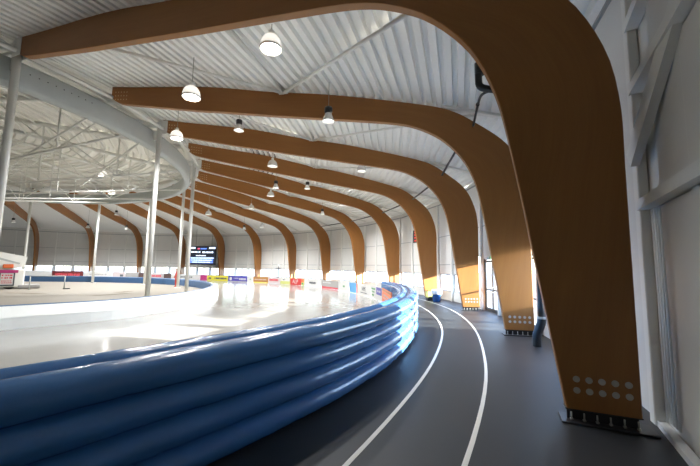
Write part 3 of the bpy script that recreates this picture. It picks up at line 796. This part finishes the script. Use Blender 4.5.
# bay, radius, height, kind, lit, label
LAMPS = [(0.25, 26.3, 7.55, 'd', 1, 'bright lit dome lamp nearest the camera, below the nearest beam'),
         (0.5, 22.6, 7.40, 'd', 1, 'lit dome lamp in front of the second beam, near its tip'),
         (1.5, 18.8, 7.80, 'd', 1, 'lit dome lamp close to the ring girder under the third beam tip'),
         (2.5, 27.45, 7.60, 'd', 0, 'white dome lamp hanging on a cable before the fourth beam'),
         (2.5, 22.3, 7.70, 'd', 0, 'large white dome lamp before the fourth beam near the ring'),
         (4.4, 28.7, 7.45, 'd', 0, 'white dome lamp before the sixth beam, towards the wall'),
         (4.5, 22.5, 7.70, 'd', 0, 'white dome lamp before the sixth beam, towards the ring'),
         (6.5, 19.7, 6.80, 'd', 0, 'white dome lamp before the eighth beam, near the screen side'),
         (5.5, 22.1, 7.20, 'd', 0, 'white dome lamp before the seventh beam'),
         (7.0, 27.5, 6.55, 'd', 0, 'white dome lamp before the ninth beam, near its bend'),
         (0.82, 26.8, 6.75, 'c', 0, 'black capped lamp hanging in front of the second beam'),
         (1.5, 21.8, 8.05, 'c', 0, 'black capped lamp in front of the third beam'),
         (3.3, 27.5, 7.40, 'c', 0, 'black capped lamp in front of the fifth beam'),
         (3.5, 22.3, 7.40, 'c', 0, 'black capped lamp in front of the fifth beam, towards the ring'),
         (3.5, 24.5, 7.50, 'c', 0, 'black capped lamp high against the middle of the fifth beam'),
         (4.8, 27.7, 6.80, 'c', 0, 'black capped lamp in front of the sixth beam bend'),
         (7.5, 27.0, 6.35, 'c', 0, 'black capped lamp in front of the ninth beam bend'),
         (10.3, 20.6, 7.50, 'c', 0, 'black capped lamp below the far side of the ring girder'),
         (10.5, 23.8, 6.20, 'c', 0, 'black capped lamp in front of the twelfth beam'),
         (11.5, 24.2, 6.30, 'c', 0, 'black capped lamp in front of the thirteenth beam'),
         (12.8, 20.8, 6.20, 'c', 0, 'black capped lamp at the left edge before the fourteenth beam'),
         (5.85, 11.05, 8.45, 'd', 1, 'lit dome lamp inside the roof ring, upper of two'),
         (8.6, 14.2, 8.45, 'd', 1, 'lit dome lamp inside the roof ring, lower of two')]
protos = {}
for (i, r, z, kd, lit, lab) in LAMPS:
    P = W(i, r, z); key = (kd, lit)
    if key not in protos:
        o = dome_lamp(lab, lit) if kd == 'd' else cap_lamp(lab); protos[key] = o; o.location = P; src = o
    else: o = dup(protos[key], P, 0, lab, drop=('cable', 'lamp_light'))
    zt = (zroof(r) if r > 16.6 else zhub(r)) - 0.01
    mb = MB(); mb.tube([(0, 0, 0.46), (0, 0, zt - z)], 0.011, 6); mb.build('cable', M['cable'], o)
    if True:
        ld = bpy.data.lights.new('lamp_light', 'SPOT'); ld.energy = 1300 if r < 16 else 330 if i < 1 else 330 if i < 5 else 600; ld.spot_size = 2.1 if i < 1 else 2.85; ld.spot_blend = 0.6; ld.shadow_soft_size = 0.12; ld.color = (0.98, 0.985, 1.0)
        lo = bpy.data.objects.new('lamp_light', ld); COL.objects.link(lo); lo.parent = o; lo.location = (0, 0, -0.02)

# ------------------------------------------------------------------ things on the track and the infield
t = at_polar('waste_bin', 'blue waste bin with a white liner bag by the fourth beam', 'bin', 2.66, 32.2, 0)
mb = MB(); mb.lathe([(0.20, 0.0), (0.22, 0.02), (0.27, 0.58), (0.275, 0.60)], 20); mb.build('body', M['binblue'], t)
mb = MB(); mb.lathe([(0.285, 0.44), (0.31, 0.50), (0.30, 0.60), (0.33, 0.66), (0.27, 0.74), (0.2, 0.70), (0.1, 0.60)], 20); mb.build('liner_bag', M['bag'], t)
t = at_polar('litter_crate', 'yellow and black litter crate left of the blue bin', 'crate', 2.79, 32.05, 0)
mb = MB(); mb.bevbox((0, 0, 0.10), (0.40, 0.36, 0.2), 0.02); mb.build('base', M['black'], t)
mb = MB(); mb.bevbox((0, 0, 0.40), (0.42, 0.38, 0.4), 0.02); mb.build('body', M['olive'], t)
mb = MB(); mb.bevbox((0, 0, 0.615), (0.45, 0.41, 0.04), 0.015); mb.build('lid', M['brown'], t)
t = at_polar('lamp_stand', 'thin dark stand with a white ball light behind the boards', 'stand', 7.15, 31.0, 0)
mb = MB(); mb.tube([(0, 0, 0.02), (0, 0, 2.0)], 0.05, 10); mb.build('pole', M['cap'], t)
mb = MB(); mb.lathe([(0.28, 0), (0.30, 0.02), (0.1, 0.06)], 18); mb.build('foot', M['cap'], t)
mb = MB(); mb.tube([(0, -0.42, 1.78), (0, 0.42, 1.78)], 0.035, 8); mb.build('crossbar', M['cap'], t)
mb = MB(); mb.lathe([(0.01, 1.98), (0.10, 2.02), (0.13, 2.12), (0.10, 2.22), (0.01, 2.26)], 16); mb.build('ball', M['acrylic'], t)
# field hurdle on the infield
t = thing('field_rail', 'small grey rail standing on the infield before the far blue kerb', 'rail', (-20.99, 25.3, 0.08), 0.6)
for x in (-1.9, 0.0):
    mb = MB(); mb.tube([(x, 0, 0), (x, 0, 0.95)], 0.035, 8); mb.build('upright', M['girder'], t)
mb = MB(); mb.tube([(-1.9, 0, 0.95), (0.0, 0, 0.95)], 0.03, 8); mb.build('top_bar', M['girder'], t)
mb = MB(); mb.box((0.15, 0, 0.03), (0.4, 0.3, 0.06)); mb.build('foot', M['cap'], t)

# ice resurfacer at the left edge; local -y faces the camera, x to the right
t = thing('ice_resurfacer', 'white ice resurfacing machine with sloping tank parked on the infield', 'machine', (-25.0, 24.6, 0.08), 0.78)
mb = MB(); mb.bevbox((-0.7, 0.1, 0.76), (3.8, 1.9, 1.24), 0.06); mb.build('chassis', M['white'], t)
prof = [(-2.7, 1.35), (0.3, 1.35), (1.15, 1.60), (1.25, 2.30), (-0.2, 2.62), (-2.7, 2.95)]
mb = MB(); mb.loft([[Vector((x, y, z)) for x, z in prof] for y in (-0.85, 1.05)], True, True); mb.build('snow_tank', M['white'], t)
mb = MB(); mb.loft([[Vector((x, -0.865, z)) for x, z in ((-1.6, 2.55), (0.85, 1.75), (0.90, 1.86), (-1.55, 2.68))], [Vector((x, -0.845, z)) for x, z in ((-1.6, 2.55), (0.85, 1.75), (0.90, 1.86), (-1.55, 2.68))]], True, True); mb.build('tank_stripe', M['girder'], t)
w0 = None
for (x, y) in ((-1.9, -0.60), (0.45, -0.60), (-1.9, 0.80), (0.45, 0.80)):
    if w0 is None:
        mb = MB(); mb.tube([(0, -0.13, 0), (0, 0.13, 0)], 0.38, 20); w0 = mb.build('wheel', M['rubber'], t); ob = w0
    else: ob = w0.copy(); COL.objects.link(ob); ob.parent = t
    ob.location = (x, y, 0.38)
mb = MB(); mb.bevbox((0.30, -0.93, 1.62), (0.55, 0.10, 0.28), 0.04); mb.build('orange_lamp', M['orange'], t)
mb = MB(); mb.bevbox((0.30, -0.92, 0.75), (0.80, 0.06, 1.05), 0.02); mb.build('sign_panel', M['text_d'], t)
mb = MB(); mb.bevbox((0.30, -0.955, 0.72), (0.64, 0.02, 0.80), 0.008); mb.build('sign_face', M['text_w'], t)
mb = MB(); mb.bevbox((0.35, -0.95, 1.25), (1.0, 0.05, 0.20), 0.01); mb.build('sign_header', M['magenta'], t)
mb = MB(); rnd = random.Random(2)
for z, h in ((0.98, .10), (0.80, .14), (0.58, .07), (0.45, .07)): bars(mb, 0.03, 0.57, z, h, -0.967, rnd, 0.03, 0.09)
mb.build('sign_lettering', M['text_r'], t)
mb = MB(); mb.bevbox((1.5, 0.1, 0.16), (1.2, 2.0, 0.22), 0.03); mb.build('conditioner', M['grey'], t)

# person in red beside the post
t = thing('person', 'person in a red suit standing beside a far white post', 'person', W(6.27, 16.9, 0.08), phi(6) + PI)
def skin_figure(joints, edges, mat, name, parent):
    me = bpy.data.meshes.new(name); me.from_pydata([j[0] for j in joints], edges, []); me.update()
    ob = bpy.data.objects.new(name, me); COL.objects.link(ob); ob.parent = parent
    sk = ob.modifiers.new('skin', 'SKIN'); sk.use_smooth_shade = True
    if not me.skin_vertices: me.attributes  # created with the modifier
    lay = me.skin_vertices[0] if me.skin_vertices else None
    if lay:
        for k, j in enumerate(joints): lay.data[k].radius = (j[1], j[2]); lay.data[k].use_root = (k == 0)
    sd = ob.modifiers.new('sub', 'SUBSURF'); sd.levels = 1; sd.render_levels = 2
    me.materials.append(mat); return ob
k = 0.92
J = [((0, 0, .88), .12, .16), ((0, 0, 1.05), .11, .15), ((0, 0, 1.25), .12, .17), ((0, 0, 1.40), .07, .09), ((0.01, 0, 1.47), .05, .05),
     ((0, .17, 1.36), .055, .055), ((0.02, .22, 1.10), .045, .045), ((0.10, .20, .90), .035, .035), ((0.14, .19, .83), .035, .02),
     ((0, -.17, 1.36), .055, .055), ((0.02, -.22, 1.10), .045, .045), ((0.10, -.20, .90), .035, .035), ((0.14, -.19, .83), .035, .02),
     ((0, .09, .80), .085, .085), ((0.02, .10, .46), .06, .06), ((0, .11, .09), .045, .045), ((0.12, .12, .04), .04, .035),
     ((0, -.09, .80), .085, .085), ((0.02, -.10, .46), .06, .06), ((0, -.11, .09), .045, .045), ((0.12, -.12, .04), .04, .035)]
J = [(tuple(c * k for c in p), a * k, b * k) for p, a, b in J]
E_ = [(0, 1), (1, 2), (2, 3), (3, 4), (3, 5), (5, 6), (6, 7), (7, 8), (3, 9), (9, 10), (10, 11), (11, 12), (0, 13), (13, 14), (14, 15), (15, 16), (0, 17), (17, 18), (18, 19), (19, 20)]
body = skin_figure(J, E_, M['coat'], 'body', t)
mb = MB(); mb.lathe([(0.02, -.11), (0.065, -.085), (0.085, 0), (0.08, .06), (0.05, .105), (0.01, .12)], 16, (0.015, 0, 1.47)); mb.tube([(0.09, 0, 1.47), (0.115, 0, 1.45)], 0.014, 6); mb.build('head', M['skin'], t)
mb = MB(); mb.lathe([(0.085, 0.0), (0.095, .05), (0.07, .11), (0.01, .135)], 16, (-0.01, 0, 1.48)); mb.build('hair', M['hair'], t)

# ------------------------------------------------------------------ daylight
w = bpy.data.worlds.new('sky'); S.world = w; w.use_nodes = True
N, L = w.node_tree.nodes, w.node_tree.links
bg = N['Background']
sky = N.new('ShaderNodeTexSky'); sky.sky_type = 'NISHITA'; sky.sun_disc = False
SUN_EL = math.radians(12.3)
SUN_D = Vector((-0.9703, 0.2419, 0)) * math.cos(SUN_EL) - Vector((0, 0, math.sin(SUN_EL)))
sky.sun_elevation = math.radians(55); sky.sun_rotation = math.atan2(-SUN_D.x, -SUN_D.y); sky.air_density = 0.8; sky.dust_density = 0.6; sky.ozone_density = 1.0
L.new(sky.outputs[0], bg.inputs[0]); bg.inputs[1].default_value = 0.9
sd = bpy.data.lights.new('sun', 'SUN'); sd.energy = 20.0; sd.angle = 0.009; sd.color = (1.0, 0.93, 0.82)
so = bpy.data.objects.new('sun', sd); COL.objects.link(so); so.location = (30, 0, 20)
so.rotation_euler = (-SUN_D).to_track_quat('Z', 'Y').to_euler()
for (P, m, wd, hh) in PORTALS:
    ld = bpy.data.lights.new('sky_portal', 'AREA'); ld.shape = 'RECTANGLE'; ld.size = wd; ld.size_y = hh
    ld.cycles.is_portal = True
    lo = bpy.data.objects.new('sky_portal', ld); COL.objects.link(lo); lo.location = P
    lo.rotation_euler = (m @ Vector((0, 1, 0))).to_track_quat('Z', 'Y').to_euler()

# ------------------------------------------------------------------ camera
F, TH, RO = 339.3, 0.10284, 0.01546
fw = Vector((0, math.cos(TH), math.sin(TH))); up = Vector((0, -math.sin(TH), math.cos(TH))); rt = Vector((1, 0, 0))
r2 = rt * math.cos(RO) + up * math.sin(RO); u2 = up * math.cos(RO) - rt * math.sin(RO)
cd = bpy.data.cameras.new('camera'); cd.sensor_width = 36; cd.lens = 36 * F / 700; cd.clip_start = 0.05; cd.clip_end = 600
co = bpy.data.objects.new('camera', cd); COL.objects.link(co)
mt = Matrix((r2, u2, -fw)).transposed().to_4x4(); mt.translation = Vector((0, 0, EYE)); co.matrix_world = mt
S.camera = co
S.view_settings.view_transform = 'Standard'; S.view_settings.look = 'None'; S.view_settings.gamma = 1.0
S.view_settings.use_curve_mapping = False; S.view_settings.exposure = 1.45
S.cycles.max_bounces = 10; S.cycles.diffuse_bounces = 6; S.cycles.transparent_max_bounces = 12
S.cycles.sample_clamp_indirect = 8.0; S.cycles.caustics_reflective = False; S.cycles.caustics_refractive = False
